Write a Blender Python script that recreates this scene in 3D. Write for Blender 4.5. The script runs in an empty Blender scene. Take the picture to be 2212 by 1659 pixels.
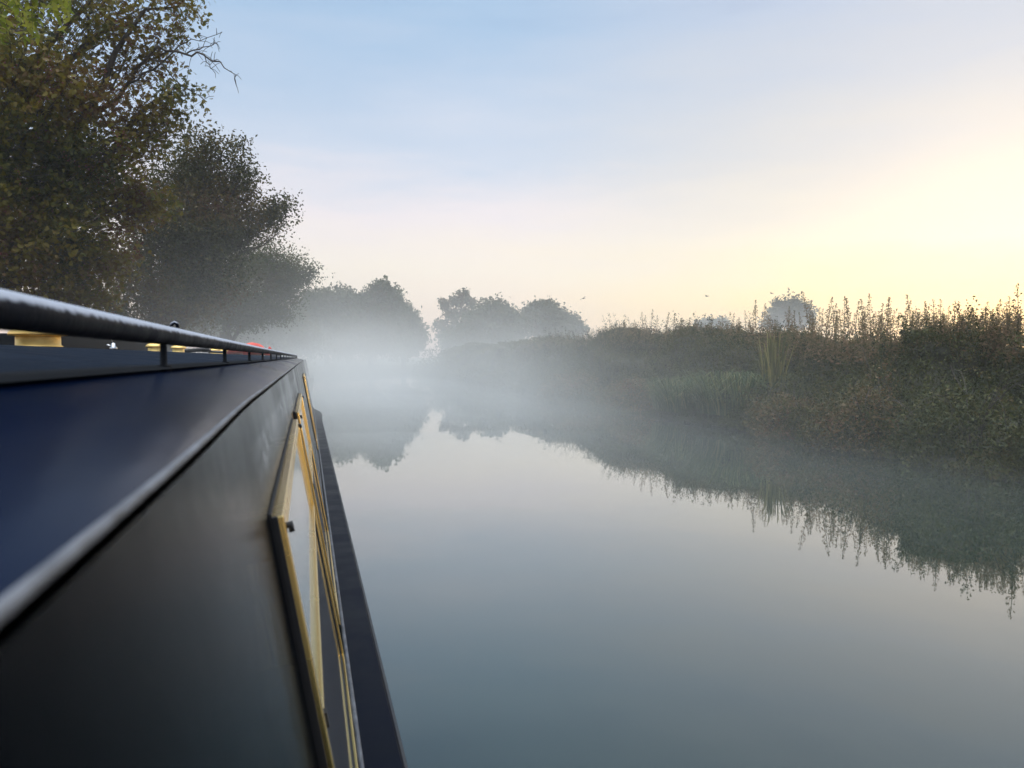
import bpy, bmesh, math, random
import numpy as np
from mathutils import Vector, Matrix

random.seed(7)
RNG = np.random.default_rng(7)
C = bpy.context.scene.collection
SC = bpy.context.scene
R = math.radians

# ------------------------------------------------------------------ camera
EYE = 1.25                       # eye height above the water (water is z = 0)
FPX, CXP, CYP = 1661.0, 1106.0, 829.5
VPX, VPY = 663.0, 772.0          # where the canal direction (+Y) meets the horizon
YAW = math.atan((CXP - VPX) / FPX)
PITCH = math.atan((CYP - VPY) / FPX)
cam = bpy.data.cameras.new('camera')
cam.sensor_width = 36.0
cam.lens = FPX / 2212.0 * 36.0
cam.clip_start = 0.02
cam.clip_end = 3000.0
cam.dof.use_dof = True           # a phone lens: wide open, focused far off
cam.dof.focus_distance = 14.0
cam.dof.aperture_fstop = 14.0
camo = bpy.data.objects.new('camera', cam)
camo.location = (0, 0, EYE)
camo.rotation_euler = (math.pi / 2 - PITCH, 0, -YAW)
C.objects.link(camo)
SC.camera = camo

# ------------------------------------------------------------------ sky and sun
SUN_AZ, SUN_EL = R(50.0), R(6.0)          # azimuth from +Y towards +X
W = bpy.data.worlds.new('World')
SC.world = W
W.use_nodes = True
nt = W.node_tree
nt.nodes.clear()


def N(tree, kind, **kw):
    n = tree.nodes.new(kind)
    for k, v in kw.items():
        setattr(n, k, v)
    return n


def srgb(r, g, b):
    f = lambda c: (c / 255 / 12.92) if c / 255 <= 0.04045 else ((c / 255 + 0.055) / 1.055) ** 2.4
    return (f(r), f(g), f(b), 1.0)


def ramp(node, stops, interp='LINEAR'):
    cr = node.color_ramp
    cr.interpolation = interp
    while len(cr.elements) < len(stops):
        cr.elements.new(0.5)
    for e, (p, c) in zip(cr.elements, stops):
        e.position = p
        e.color = c if len(c) == 4 else (*c, 1)


def math_node(tree, op, a, b=None, clamp=False):
    n = N(tree, 'ShaderNodeMath', operation=op, use_clamp=clamp)
    for i, v in enumerate((a, b)):
        if v is None:
            continue
        if isinstance(v, (int, float)):
            n.inputs[i].default_value = v
        else:
            tree.links.new(v, n.inputs[i])
    return n.outputs[0]


tc = N(nt, 'ShaderNodeTexCoord')
sep = N(nt, 'ShaderNodeSeparateXYZ')
nt.links.new(tc.outputs['Generated'], sep.inputs[0])
# thin banded high cloud bends the colour bands a little
mp = N(nt, 'ShaderNodeMapping')
mp.inputs['Scale'].default_value = (1.6, 1.6, 9.0)
nt.links.new(tc.outputs['Generated'], mp.inputs[0])
cn = N(nt, 'ShaderNodeTexNoise')
cn.inputs['Scale'].default_value = 2.2
cn.inputs['Detail'].default_value = 5.0
cn.inputs['Roughness'].default_value = 0.55
nt.links.new(mp.outputs[0], cn.inputs['Vector'])
wob = math_node(nt, 'MULTIPLY', math_node(nt, 'SUBTRACT', cn.outputs[0], 0.5), 0.17)
elev = math_node(nt, 'ADD', math_node(nt, 'ABSOLUTE', sep.outputs['Z']), math_node(nt, 'MULTIPLY', wob, math_node(nt, 'MULTIPLY', math_node(nt, 'ABSOLUTE', sep.outputs['Z']), 4.0, True)), True)
# direction towards the sunrise
vm = N(nt, 'ShaderNodeVectorMath', operation='MULTIPLY')
vm.inputs[1].default_value = (1, 1, 0)
nt.links.new(tc.outputs['Generated'], vm.inputs[0])
vn = N(nt, 'ShaderNodeVectorMath', operation='NORMALIZE')
nt.links.new(vm.outputs[0], vn.inputs[0])
vd = N(nt, 'ShaderNodeVectorMath', operation='DOT_PRODUCT')
vd.inputs[1].default_value = (math.sin(SUN_AZ), math.cos(SUN_AZ), 0)
nt.links.new(vn.outputs[0], vd.inputs[0])
mr = N(nt, 'ShaderNodeMapRange', interpolation_type='SMOOTHSTEP')
mr.inputs['From Min'].default_value = 0.79
mr.inputs['From Max'].default_value = 1.0
nt.links.new(vd.outputs['Value'], mr.inputs['Value'])
rA = N(nt, 'ShaderNodeValToRGB')     # away from the sunrise; position = sin(elevation)
ramp(rA, [(0.0, srgb(226, 200, 200)), (0.045, srgb(238, 214, 200)), (0.11, srgb(238, 225, 212)),
          (0.175, srgb(226, 217, 222)), (0.25, srgb(192, 202, 220)), (0.40, srgb(156, 184, 214)), (0.55, srgb(120, 150, 192)), (1.0, srgb(216, 218, 213))])
rB = N(nt, 'ShaderNodeValToRGB')     # towards the sunrise
ramp(rB, [(0.0, srgb(236, 200, 150)), (0.045, srgb(238, 209, 148)), (0.08, srgb(232, 216, 170)), (0.135, srgb(222, 215, 200)),
          (0.23, srgb(202, 201, 202)), (0.40, srgb(178, 190, 211)), (0.55, srgb(130, 152, 190)), (1.0, srgb(216, 218, 213))])
nt.links.new(elev, rA.inputs[0])
nt.links.new(elev, rB.inputs[0])
mx = N(nt, 'ShaderNodeMix', data_type='RGBA')
nt.links.new(mr.outputs[0], mx.inputs['Factor'])
nt.links.new(rA.outputs[0], mx.inputs['A'])
nt.links.new(rB.outputs[0], mx.inputs['B'])
bg = N(nt, 'ShaderNodeBackground')
mre = N(nt, 'ShaderNodeMapRange', interpolation_type='SMOOTHSTEP')    # overhead sky, out of view, brightened as added fill light
mre.inputs['From Min'].default_value = 0.66
mre.inputs['From Max'].default_value = 0.92
mre.inputs['To Min'].default_value = 0.92
mre.inputs['To Max'].default_value = 4.6
nt.links.new(sep.outputs['Z'], mre.inputs['Value'])
mrr = N(nt, 'ShaderNodeMapRange', interpolation_type='SMOOTHSTEP')    # unseen sky behind the camera, brightened as fill too
mrr.inputs['From Min'].default_value = 0.15
mrr.inputs['From Max'].default_value = -0.55
mrr.inputs['To Min'].default_value = 1.0
mrr.inputs['To Max'].default_value = 1.5
nt.links.new(vd.outputs['Value'], mrr.inputs['Value'])
nt.links.new(math_node(nt, 'MULTIPLY', mre.outputs[0], mrr.outputs[0]), bg.inputs['Strength'])
nt.links.new(mx.outputs['Result'], bg.inputs['Color'])
sky = N(nt, 'ShaderNodeTexSky', sky_type='NISHITA')
sky.sun_disc = False
sky.sun_elevation = SUN_EL
sky.sun_rotation = SUN_AZ
bg2 = N(nt, 'ShaderNodeBackground')
bg2.inputs['Strength'].default_value = 0.02
nt.links.new(sky.outputs[0], bg2.inputs['Color'])
ad = N(nt, 'ShaderNodeAddShader')
nt.links.new(bg.outputs[0], ad.inputs[0])
nt.links.new(bg2.outputs[0], ad.inputs[1])
wo = N(nt, 'ShaderNodeOutputWorld')
nt.links.new(ad.outputs[0], wo.inputs['Surface'])

sun = bpy.data.lights.new('sun', 'SUN')
sun.energy = 0.6
sun.angle = R(8.0)
sun.color = (1.0, 0.80, 0.52)
suno = bpy.data.objects.new('sun', sun)
sd = Vector((math.sin(SUN_AZ) * math.cos(SUN_EL), math.cos(SUN_AZ) * math.cos(SUN_EL), math.sin(SUN_EL)))
suno.rotation_euler = sd.to_track_quat('Z', 'Y').to_euler()
suno.location = sd * 60
C.objects.link(suno)

SC.view_settings.view_transform = 'Standard'
SC.view_settings.look = 'None'
SC.view_settings.exposure = 0.25
SC.view_settings.gamma = 1.0
SC.cycles.use_denoising = True
SC.cycles.max_bounces = 10
SC.cycles.diffuse_bounces = 3
SC.cycles.glossy_bounces = 4
SC.cycles.transmission_bounces = 4
SC.cycles.volume_bounces = 4
SC.cycles.volume_step_rate = 0.35
SC.cycles.volume_max_steps = 128
SC.cycles.transparent_max_bounces = 8
SC.cycles.sample_clamp_indirect = 4.0

# banks of mist on the canal: centre x, spread x, centre y, spread y, spread z, density
MIST = [(1.4, 3.2, 30, 15, 2.15, .095), (-2.0, 3.2, 24, 8, 1.5, .06), (1.5, 2.6, 15.5, 7, 1.25, .14), (6, 13, 58, 26, 2.0, .010), (20, 60, 30, 90, 1.3, .0018), (3.5, 5, 14, 22, .42, .010), (52, 30, 78, 34, 6.0, .021)]

# ------------------------------------------------------------------ helpers
def at(px, py, depth):
    """World point seen at pixel (px, py) of the 2212 px wide photograph at that camera depth."""
    xc, yc = (px - CXP) / FPX * depth, (CYP - py) / FPX * depth
    f = Vector((math.sin(YAW) * math.cos(PITCH), math.cos(YAW) * math.cos(PITCH), -math.sin(PITCH)))
    r = Vector((math.cos(YAW), -math.sin(YAW), 0))
    u = r.cross(f)
    return Vector((0, 0, EYE)) + f * depth + r * xc + u * yc


def mat(name, col, rough=0.5, metal=0.0, spec=0.5, coat=0.0):
    m = bpy.data.materials.new(name)
    m.use_nodes = True
    b = m.node_tree.nodes['Principled BSDF']
    b.inputs['Base Color'].default_value = (*col, 1)
    b.inputs['Roughness'].default_value = rough
    b.inputs['Metallic'].default_value = metal
    b.inputs['Specular IOR Level'].default_value = spec
    b.inputs['Coat Weight'].default_value = coat
    return m


def vary(m, c1, c2, scale=8.0, detail=4.0, rough=None, bump=0.0, stretch=(1, 1, 1), lo=0.35, hi=0.65, bscale=None):
    t = m.node_tree
    b = t.nodes['Principled BSDF']
    co = N(t, 'ShaderNodeTexCoord')
    mpn = N(t, 'ShaderNodeMapping')
    mpn.inputs['Scale'].default_value = stretch
    t.links.new(co.outputs['Object'], mpn.inputs[0])
    no = N(t, 'ShaderNodeTexNoise')
    no.inputs['Scale'].default_value = scale
    no.inputs['Detail'].default_value = detail
    t.links.new(mpn.outputs[0], no.inputs['Vector'])
    rp = N(t, 'ShaderNodeValToRGB')
    ramp(rp, [(lo, (*c1, 1)), (hi, (*c2, 1))])
    t.links.new(no.outputs[0], rp.inputs[0])
    t.links.new(rp.outputs[0], b.inputs['Base Color'])
    if rough:
        mrn = N(t, 'ShaderNodeMapRange')
        mrn.inputs['To Min'].default_value, mrn.inputs['To Max'].default_value = rough
        mrn.inputs['From Min'].default_value, mrn.inputs['From Max'].default_value = lo, hi
        t.links.new(no.outputs[0], mrn.inputs['Value'])
        t.links.new(mrn.outputs[0], b.inputs['Roughness'])
    if bump:
        n2 = N(t, 'ShaderNodeTexNoise')
        n2.inputs['Scale'].default_value = bscale or scale * 4
        n2.inputs['Detail'].default_value = 5
        t.links.new(mpn.outputs[0], n2.inputs['Vector'])
        bp = N(t, 'ShaderNodeBump')
        bp.inputs['Strength'].default_value = bump
        bp.inputs['Distance'].default_value = 0.01
        t.links.new(n2.outputs[0], bp.inputs['Height'])
        t.links.new(bp.outputs[0], b.inputs['Normal'])
    return m


def leaf_mat(name, stops, trans=0.35, rough=0.55, spec=0.25):
    m = bpy.data.materials.new(name)
    m.use_nodes = True
    t = m.node_tree
    b = t.nodes['Principled BSDF']
    a = N(t, 'ShaderNodeAttribute', attribute_name='tint')
    rp = N(t, 'ShaderNodeValToRGB')
    ramp(rp, stops)
    t.links.new(a.outputs['Fac'], rp.inputs[0])
    t.links.new(rp.outputs[0], b.inputs['Base Color'])
    b.inputs['Roughness'].default_value = rough
    b.inputs['Specular IOR Level'].default_value = spec
    tr = N(t, 'ShaderNodeBsdfTranslucent')
    t.links.new(rp.outputs[0], tr.inputs['Color'])
    ms = N(t, 'ShaderNodeMixShader')
    ms.inputs[0].default_value = trans
    t.links.new(b.outputs[0], ms.inputs[1])
    t.links.new(tr.outputs[0], ms.inputs[2])
    t.links.new(ms.outputs[0], t.nodes['Material Output'].inputs['Surface'])
    return m


def tag(o, label=None, cat=None, group=None, kind=None):
    if label: o['label'] = label
    if cat: o['category'] = cat
    if group: o['group'] = group
    if kind: o['kind'] = kind
    return o


def empty(name, loc=(0, 0, 0), rz=0.0, label=None, cat=None, group=None):
    o = bpy.data.objects.new(name, None)
    o.location = loc
    o.rotation_euler = (0, 0, rz)
    C.objects.link(o)
    return tag(o, label, cat, group)


def link(name, me, material, parent=None, smooth=False):
    o = bpy.data.objects.new(name, me)
    if material:
        me.materials.append(material)
    if smooth:
        me.polygons.foreach_set('use_smooth', [True] * len(me.polygons))
    C.objects.link(o)
    o.parent = parent
    return o


class MB:
    def __init__(s):
        s.v, s.f = [], []

    def add(s, vs, fs):
        k = len(s.v)
        s.v += [tuple(p) for p in vs]
        s.f += [tuple(i + k for i in f) for f in fs]

    def box(s, x0, x1, y0, y1, z0, z1):
        s.add([(x0, y0, z0), (x1, y0, z0), (x1, y1, z0), (x0, y1, z0), (x0, y0, z1), (x1, y0, z1), (x1, y1, z1), (x0, y1, z1)],
              [(0, 3, 2, 1), (4, 5, 6, 7), (0, 1, 5, 4), (1, 2, 6, 5), (2, 3, 7, 6), (3, 0, 4, 7)])

    def grid(s, rows, close=False):
        n = len(rows[0])
        k = len(s.v)
        for r in rows:
            s.v += [tuple(p) for p in r]
        for i in range(len(rows) - 1):
            for j in range(n if close else n - 1):
                j2 = (j + 1) % n
                s.f.append((k + i * n + j, k + i * n + j2, k + (i + 1) * n + j2, k + (i + 1) * n + j))

    def tube(s, pts, radii, n=6, caps=True):
        pts = [Vector(p) for p in pts]
        if isinstance(radii, (int, float)):
            radii = [radii] * len(pts)
        rows = []
        ref = None
        for i, p in enumerate(pts):
            d = (pts[min(i + 1, len(pts) - 1)] - pts[max(i - 1, 0)])
            d = d.normalized() if d.length > 1e-9 else Vector((0, 0, 1))
            if ref is None:
                ref = Vector((0, 0, 1)) if abs(d.z) < 0.9 else Vector((1, 0, 0))
            a = d.cross(ref)
            if a.length < 1e-6:
                a = d.orthogonal()
            a.normalize()
            b = d.cross(a)
            ref = -b if ref.dot(-b) > 0 else b
            rows.append([p + (a * math.cos(2 * math.pi * j / n) + b * math.sin(2 * math.pi * j / n)) * radii[i] for j in range(n)])
        k = len(s.v)
        s.grid(rows, True)
        if caps:
            s.f.append(tuple(k + j for j in range(n)))
            s.f.append(tuple(k + (len(rows) - 1) * n + n - 1 - j for j in range(n)))

    def lathe(s, prof, cx, cy, n=24):
        rows = [[(cx + r * math.cos(2 * math.pi * j / n), cy + r * math.sin(2 * math.pi * j / n), z) for j in range(n)] for r, z in prof]
        s.grid(rows, True)

    def mesh(s, name):
        me = bpy.data.meshes.new(name)
        me.from_pydata(s.v, [], s.f)
        bm = bmesh.new()
        bm.from_mesh(me)
        bmesh.ops.recalc_face_normals(bm, faces=bm.faces)
        bm.to_mesh(me)
        bm.free()
        me.update()
        return me

    def obj(s, name, material, parent=None, smooth=False, bevel=0.0):
        o = link(name, s.mesh(name), material, parent, smooth)
        if bevel:
            md = o.modifiers.new('bevel', 'BEVEL')
            md.width = bevel
            md.segments = 2
            md.limit_method = 'ANGLE'
        return o


def vnoise(p, seed=0, scale=1.0):
    """Smooth value noise for (N,3) points, 0..1."""
    p = np.asarray(p, float) * scale + seed * 17.31
    i = np.floor(p).astype(np.int64)
    f = p - i
    f = f * f * (3 - 2 * f)

    def h(a):
        n = (a[:, 0] * 374761393 + a[:, 1] * 668265263 + a[:, 2] * 2147483647 + seed * 974711) & 0x7fffffff
        n = (n ^ (n >> 13)) * 1274126177 & 0x7fffffff
        return ((n ^ (n >> 16)) & 0xffff) / 65535.0
    out = 0
    for dx in (0, 1):
        for dy in (0, 1):
            for dz in (0, 1):
                w = (f[:, 0] if dx else 1 - f[:, 0]) * (f[:, 1] if dy else 1 - f[:, 1]) * (f[:, 2] if dz else 1 - f[:, 2])
                out = out + w * h(i + np.array([dx, dy, dz]))
    return out


# leaf outlines: (vertices, quads), unit length, lying in XY with a fold
OVAL = (np.array([(0, -.5, 0), (.27, -.05, .07), (0, .5, -.03), (-.27, -.05, .07)]), [(0, 1, 2, 3)])
LOBED = (np.array([(0, -.5, 0), (.12, -.05, .03), (0, .5, 0), (-.12, -.05, .03), (.5, .12, .05), (.20, .16, .02), (-.5, .12, .05), (-.20, .16, .02), (.36, -.28, .03), (-.36, -.28, .03)]),
         [(0, 1, 2, 3), (0, 8, 4, 5), (0, 7, 6, 9)])
LANCE = (np.array([(0, -.5, 0), (.09, 0, .03), (0, .5, -.06), (-.09, 0, .03)]), [(0, 1, 2, 3)])
CLUMP = (np.array([(0, -.5, 0), (.3, -.2, .1), (.1, .45, .05), (-.25, .1, .12), (.5, .1, -.1), (.3, .5, .12), (-.5, -.3, -.1), (-.4, .35, .15), (.0, .0, .25)]),
         [(0, 1, 8, 3), (1, 4, 5, 2), (6, 0, 3, 7)])


def leaf_mesh(name, P, size, tmpl, tint, up=0.6, along=None):
    """One mesh of len(P) separate leaves."""
    P = np.asarray(P, float)
    n = len(P)
    size = np.broadcast_to(np.asarray(size, float), (n,))
    nrm = RNG.normal(size=(n, 3)) * 0.8
    nrm[:, 2] += up
    nrm /= np.linalg.norm(nrm, axis=1)[:, None]
    t = RNG.normal(size=(n, 3)) if along is None else along + RNG.normal(size=(n, 3)) * 0.35
    t -= nrm * (t * nrm).sum(1)[:, None]
    t /= np.linalg.norm(t, axis=1)[:, None] + 1e-9
    b = np.cross(nrm, t)
    tv, tf = tmpl
    V = P[:, None, :] + size[:, None, None] * (tv[None, :, 0, None] * b[:, None, :] + tv[None, :, 1, None] * t[:, None, :] + tv[None, :, 2, None] * nrm[:, None, :])
    k = len(tv)
    F = (np.arange(n)[:, None, None] * k + np.array(tf)[None]).reshape(-1)
    nf = n * len(tf)
    me = bpy.data.meshes.new(name)
    me.vertices.add(n * k)
    me.vertices.foreach_set('co', V.reshape(-1))
    me.loops.add(len(F))
    me.loops.foreach_set('vertex_index', F.astype(np.int32))
    me.polygons.add(nf)
    me.polygons.foreach_set('loop_start', np.arange(0, nf * 4, 4, dtype=np.int32))
    me.polygons.foreach_set('loop_total', np.full(nf, 4, np.int32))
    me.update(calc_edges=True)
    at_ = me.attributes.new('tint', 'FLOAT', 'POINT')
    at_.data.foreach_set('value', np.repeat(np.clip(tint, 0, 1), k).astype(np.float32))
    return me


def bez(a, b, c, n):
    return [a * (1 - t) ** 2 + b * 2 * t * (1 - t) + c * t * t for t in (i / n for i in range(n + 1))]


def wander(pts, amp):
    return [p + Vector(RNG.normal(size=3)) * (amp if 0 < i < len(pts) - 1 else 0) for i, p in enumerate(pts)]


def tree(name, base, clumps, label, cat, leafm, barkm, leaf=0.045, tmpl=OVAL, per_twig=26, twigs=90, trunk_r=0.14, fork=1.2,
         group=None, tint_seed=1, spread=0.16, twig_r=0.006, lean=(0, 0), berries=None, bare=(), tint_bias=0.0):
    """clumps: (centre, (rx, ry, rz), density). Every clump gets a limb, every limb twigs, every twig leaves."""
    base = Vector(base)
    root = empty(name, base, 0, label, cat, group)
    mb = MB()
    forkp = Vector((lean[0], lean[1], fork))
    tr = wander([Vector((0, 0, -0.3)), Vector((0, 0, 0.15)), forkp * 0.5 + Vector((.04, 0, 0)), forkp], 0.02)
    mb.tube(tr, [trunk_r * 1.5, trunk_r * 1.1, trunk_r * 0.95, trunk_r * 0.8], 9)
    LP, LA = [], []
    B = []
    for c, rad, dens in clumps:
        c = Vector(c) - base
        if isinstance(rad, (int, float)):
            rad = (rad, rad, rad * 0.8)
        mid = forkp.lerp(c, 0.5) + Vector((0, 0, 0.18 * (c - forkp).length)) + Vector(RNG.normal(size=3)) * 0.12
        st = forkp if RNG.random() < 0.7 else tr[2]
        limb = wander(bez(st, mid, c, 8), 0.035 * (c - st).length ** 0.5)
        L = (c - st).length
        r0 = min(trunk_r * 0.6, 0.012 + 0.018 * L)
        mb.tube(limb, [max(r0 * (1 - i / 8.5), 0.008) for i in range(9)], 6)
        nt_ = max(3, int(twigs * dens))
        for k in range(nt_):
            d = RNG.normal(size=3)
            d /= np.linalg.norm(d)
            q = c + Vector(d * np.array(rad)) * (0.35 + 0.65 * RNG.random() ** 0.45) * (0.85 + 0.3 * RNG.random())
            s0 = limb[int(RNG.integers(4, 9))]
            m_ = s0.lerp(q, 0.5) + Vector(RNG.normal(size=3)) * 0.09 * max(rad) + Vector((0, 0, .1 * max(rad)))
            tw = wander(bez(s0, m_, q, 5), 0.02)
            mb.tube(tw, [twig_r * (1 - 0.14 * i) for i in range(6)], 3, False)
            tws = np.array(tw)
            n_ = max(2, int(per_twig * (0.4 + 1.2 * RNG.random())))
            tt = (0.35 + 0.68 * RNG.random(n_) ** 0.7) * 5
            i0 = np.clip(tt.astype(int), 0, 4)
            fr = tt - i0
            pp = tws[i0] * (1 - fr)[:, None] + tws[i0 + 1] * fr[:, None]
            pp = pp + RNG.normal(size=(n_, 3)) * spread * np.array([1, 1, .8])
            LP.append(pp)
            if berries and RNG.random() < berries:
                B.append(np.array(q) + RNG.normal(size=(int(RNG.integers(3, 9)), 3)) * 0.045)
    for pts, r0 in bare:                                     # leafless twigs reaching into the sky
        pts = [Vector(p) - base for p in pts]
        fine = []
        for a, b in zip(pts[:-1], pts[1:]):
            fine += [a.lerp(b, t) for t in (0, .33, .66)]
        fine.append(pts[-1])
        fine = wander(fine, 0.014)
        n_ = len(fine)
        mb.tube(fine, [max(r0 * 1.25 * (1 - i / n_), 0.0036) for i in range(n_)], 5)
        for i in range(2, n_):
            for _ in range(2):
                if RNG.random() < 0.75:
                    d = Vector(RNG.normal(size=3))
                    d.normalize()
                    e = fine[i] + d * (0.05 + 0.12 * RNG.random())
                    mb.tube([fine[i], fine[i].lerp(e, .5) + Vector((0, 0, .015)), e], [0.0042, 0.0034, 0.0026], 3, False)
    mb.obj('trunk', barkm, root, True)
    P = np.concatenate(LP)
    tint = 0.55 * vnoise(P + np.array(base), tint_seed, 1.3) + 0.25 * vnoise(P + np.array(base), tint_seed + 3, 4.0) + 0.28 * RNG.random(len(P)) + tint_bias
    link('crown', leaf_mesh('crown', P, leaf * (0.65 + 0.6 * RNG.random(len(P))), tmpl, tint, 0.5), leafm, root)
    if B:
        Bp = np.concatenate(B)
        bm_ = MB()
        o_ = [(1, 0, 0), (-1, 0, 0), (0, 1, 0), (0, -1, 0), (0, 0, 1), (0, 0, -1)]
        fcs = [(0, 2, 4), (2, 1, 4), (1, 3, 4), (3, 0, 4), (2, 0, 5), (1, 2, 5), (3, 1, 5), (0, 3, 5)]
        for p in Bp:
            bm_.add([tuple(np.array(v) * 0.009 + p) for v in o_], fcs)
        tag(bm_.obj('berries', M['berry'], root, True), 'dark red haws in small bunches', kind='stuff')
    return root


# ------------------------------------------------------------------ materials
M = {}
M['bark'] = vary(mat('bark', (.05, .04, .03), .9), (.035, .028, .022), (.075, .062, .05), 14, bump=.6)
M['hawthorn_leaf'] = leaf_mat('hawthorn_leaf', [(0.18, (.018, .028, .006, 1)), (0.38, (.075, .082, .010, 1)), (0.56, (.17, .135, .014, 1)), (0.78, (.12, .058, .016, 1)), (0.92, (.085, .020, .016, 1))])
M['thicket_leaf'] = leaf_mat('thicket_leaf', [(0.22, (.012, .018, .006, 1)), (0.48, (.050, .056, .013, 1)), (0.68, (.12, .085, .020, 1)), (0.9, (.10, .040, .022, 1))])
M['ash_leaf'] = leaf_mat('ash_leaf', [(0.2, (.16, .20, .02, 1)), (0.8, (.30, .30, .035, 1))], 0.45)
M['green_leaf'] = leaf_mat('green_leaf', [(0.2, (.03, .042, .016, 1)), (0.55, (.065, .08, .024, 1)), (0.85, (.09, .072, .026, 1))])
M['bank_leaf'] = leaf_mat('bank_leaf', [(0.18, (.009, .015, .004, 1)), (0.45, (.037, .047, .010, 1)), (0.70, (.080, .080, .017, 1)), (0.94, (.105, .072, .026, 1))], 0.3)
M['bramble_leaf'] = leaf_mat('bramble_leaf', [(0.15, (.04, .045, .015, 1)), (0.45, (.105, .085, .026, 1)), (0.7, (.165, .10, .045, 1)), (0.9, (.13, .06, .042, 1))], 0.3)
M['grass'] = leaf_mat('grass', [(0.1, (.03, .055, .018, 1)), (0.6, (.07, .105, .034, 1)), (0.95, (.17, .16, .06, 1))], 0.3)
M['reed'] = leaf_mat('reed', [(0.1, (.06, .07, .02, 1)), (0.6, (.18, .16, .05, 1)), (0.95, (.32, .27, .10, 1))], 0.3)
M['spike_leaf'] = leaf_mat('spike_leaf', [(0.1, (.11, .10, .045, 1)), (0.5, (.20, .15, .075, 1)), (0.9, (.28, .18, .11, 1))], 0.6)
M['berry'] = mat('berry', (.14, .008, .012), .35)
M['soil'] = vary(mat('soil', (.04, .04, .02), .95), (.022, .024, .013), (.05, .045, .026), 3, bump=.4)
M['turf'] = vary(mat('turf', (.05, .07, .03), .95), (.04, .055, .022), (.085, .09, .04), 2, bump=.5)
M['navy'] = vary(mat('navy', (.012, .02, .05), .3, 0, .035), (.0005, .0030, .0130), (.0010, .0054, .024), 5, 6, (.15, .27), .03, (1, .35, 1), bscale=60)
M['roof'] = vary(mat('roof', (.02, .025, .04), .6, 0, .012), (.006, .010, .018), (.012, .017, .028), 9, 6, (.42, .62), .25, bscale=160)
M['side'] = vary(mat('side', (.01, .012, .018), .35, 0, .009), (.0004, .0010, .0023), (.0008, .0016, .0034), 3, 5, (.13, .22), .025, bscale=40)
st = M['side'].node_tree                     # mottled pale band above the windows: frame reflection painted into the side colour
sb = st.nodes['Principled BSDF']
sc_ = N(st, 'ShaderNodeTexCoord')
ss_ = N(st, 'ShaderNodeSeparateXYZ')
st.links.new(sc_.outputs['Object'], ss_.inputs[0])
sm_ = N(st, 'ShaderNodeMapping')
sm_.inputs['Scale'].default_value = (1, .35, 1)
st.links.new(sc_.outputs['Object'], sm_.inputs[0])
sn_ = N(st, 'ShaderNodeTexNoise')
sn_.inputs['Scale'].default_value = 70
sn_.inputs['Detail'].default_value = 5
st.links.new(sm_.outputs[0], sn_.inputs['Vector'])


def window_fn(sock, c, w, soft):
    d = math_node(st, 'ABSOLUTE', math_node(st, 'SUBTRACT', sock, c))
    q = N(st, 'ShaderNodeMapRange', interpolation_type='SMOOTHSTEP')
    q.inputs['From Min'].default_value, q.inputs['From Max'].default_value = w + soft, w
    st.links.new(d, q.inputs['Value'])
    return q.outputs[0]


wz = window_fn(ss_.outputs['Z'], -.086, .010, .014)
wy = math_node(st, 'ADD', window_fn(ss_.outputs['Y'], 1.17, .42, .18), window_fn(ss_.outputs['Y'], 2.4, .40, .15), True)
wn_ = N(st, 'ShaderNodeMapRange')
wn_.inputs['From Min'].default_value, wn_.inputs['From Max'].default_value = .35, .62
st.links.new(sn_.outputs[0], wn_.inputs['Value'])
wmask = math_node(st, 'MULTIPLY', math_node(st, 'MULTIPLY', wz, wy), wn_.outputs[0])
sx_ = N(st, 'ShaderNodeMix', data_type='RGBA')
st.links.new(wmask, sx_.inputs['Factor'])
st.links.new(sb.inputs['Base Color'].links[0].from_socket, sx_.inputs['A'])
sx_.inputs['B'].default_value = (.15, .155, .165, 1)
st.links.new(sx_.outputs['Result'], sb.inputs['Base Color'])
M['highlight_trim'] = vary(mat('highlight_trim', (.3, .32, .36), .55), (.025, .028, .036), (.13, .138, .16), 40, 6, (.5, .75), .3, (1, .5, 1))  # one pale tone for the painted edge highlights and the coach lines
M['gunwale'] = vary(mat('gunwale', (.02, .025, .04), .5, 0, .03), (.002, .0035, .008), (.004, .006, .013), 7, 6, (.4, .55))
M['hull'] = vary(mat('hull', (.008, .009, .011), .5), (.006, .007, .009), (.016, .016, .018), 6, 5, (.4, .6), .2)
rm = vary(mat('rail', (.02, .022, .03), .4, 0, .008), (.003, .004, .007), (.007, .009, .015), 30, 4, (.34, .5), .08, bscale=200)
rt = rm.node_tree                            # mottled paler tone mixed in where the rail faces upward
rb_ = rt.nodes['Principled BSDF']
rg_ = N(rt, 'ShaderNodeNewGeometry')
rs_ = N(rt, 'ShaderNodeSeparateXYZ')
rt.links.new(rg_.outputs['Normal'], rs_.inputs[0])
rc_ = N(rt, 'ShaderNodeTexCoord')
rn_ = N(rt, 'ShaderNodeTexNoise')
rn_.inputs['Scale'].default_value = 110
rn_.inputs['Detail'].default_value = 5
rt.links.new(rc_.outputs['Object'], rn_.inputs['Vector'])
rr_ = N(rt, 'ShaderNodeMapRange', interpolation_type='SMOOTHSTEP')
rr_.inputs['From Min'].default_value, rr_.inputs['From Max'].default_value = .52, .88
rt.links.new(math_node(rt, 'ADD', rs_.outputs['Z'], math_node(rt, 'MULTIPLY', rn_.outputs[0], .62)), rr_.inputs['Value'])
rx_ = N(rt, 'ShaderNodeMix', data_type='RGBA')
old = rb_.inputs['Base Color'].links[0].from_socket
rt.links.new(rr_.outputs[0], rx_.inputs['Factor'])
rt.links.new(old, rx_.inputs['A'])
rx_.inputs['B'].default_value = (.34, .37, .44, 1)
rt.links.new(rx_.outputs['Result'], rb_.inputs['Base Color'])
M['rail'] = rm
M['iron'] = mat('iron', (.006, .007, .009), .7, 0, .08)
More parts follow.
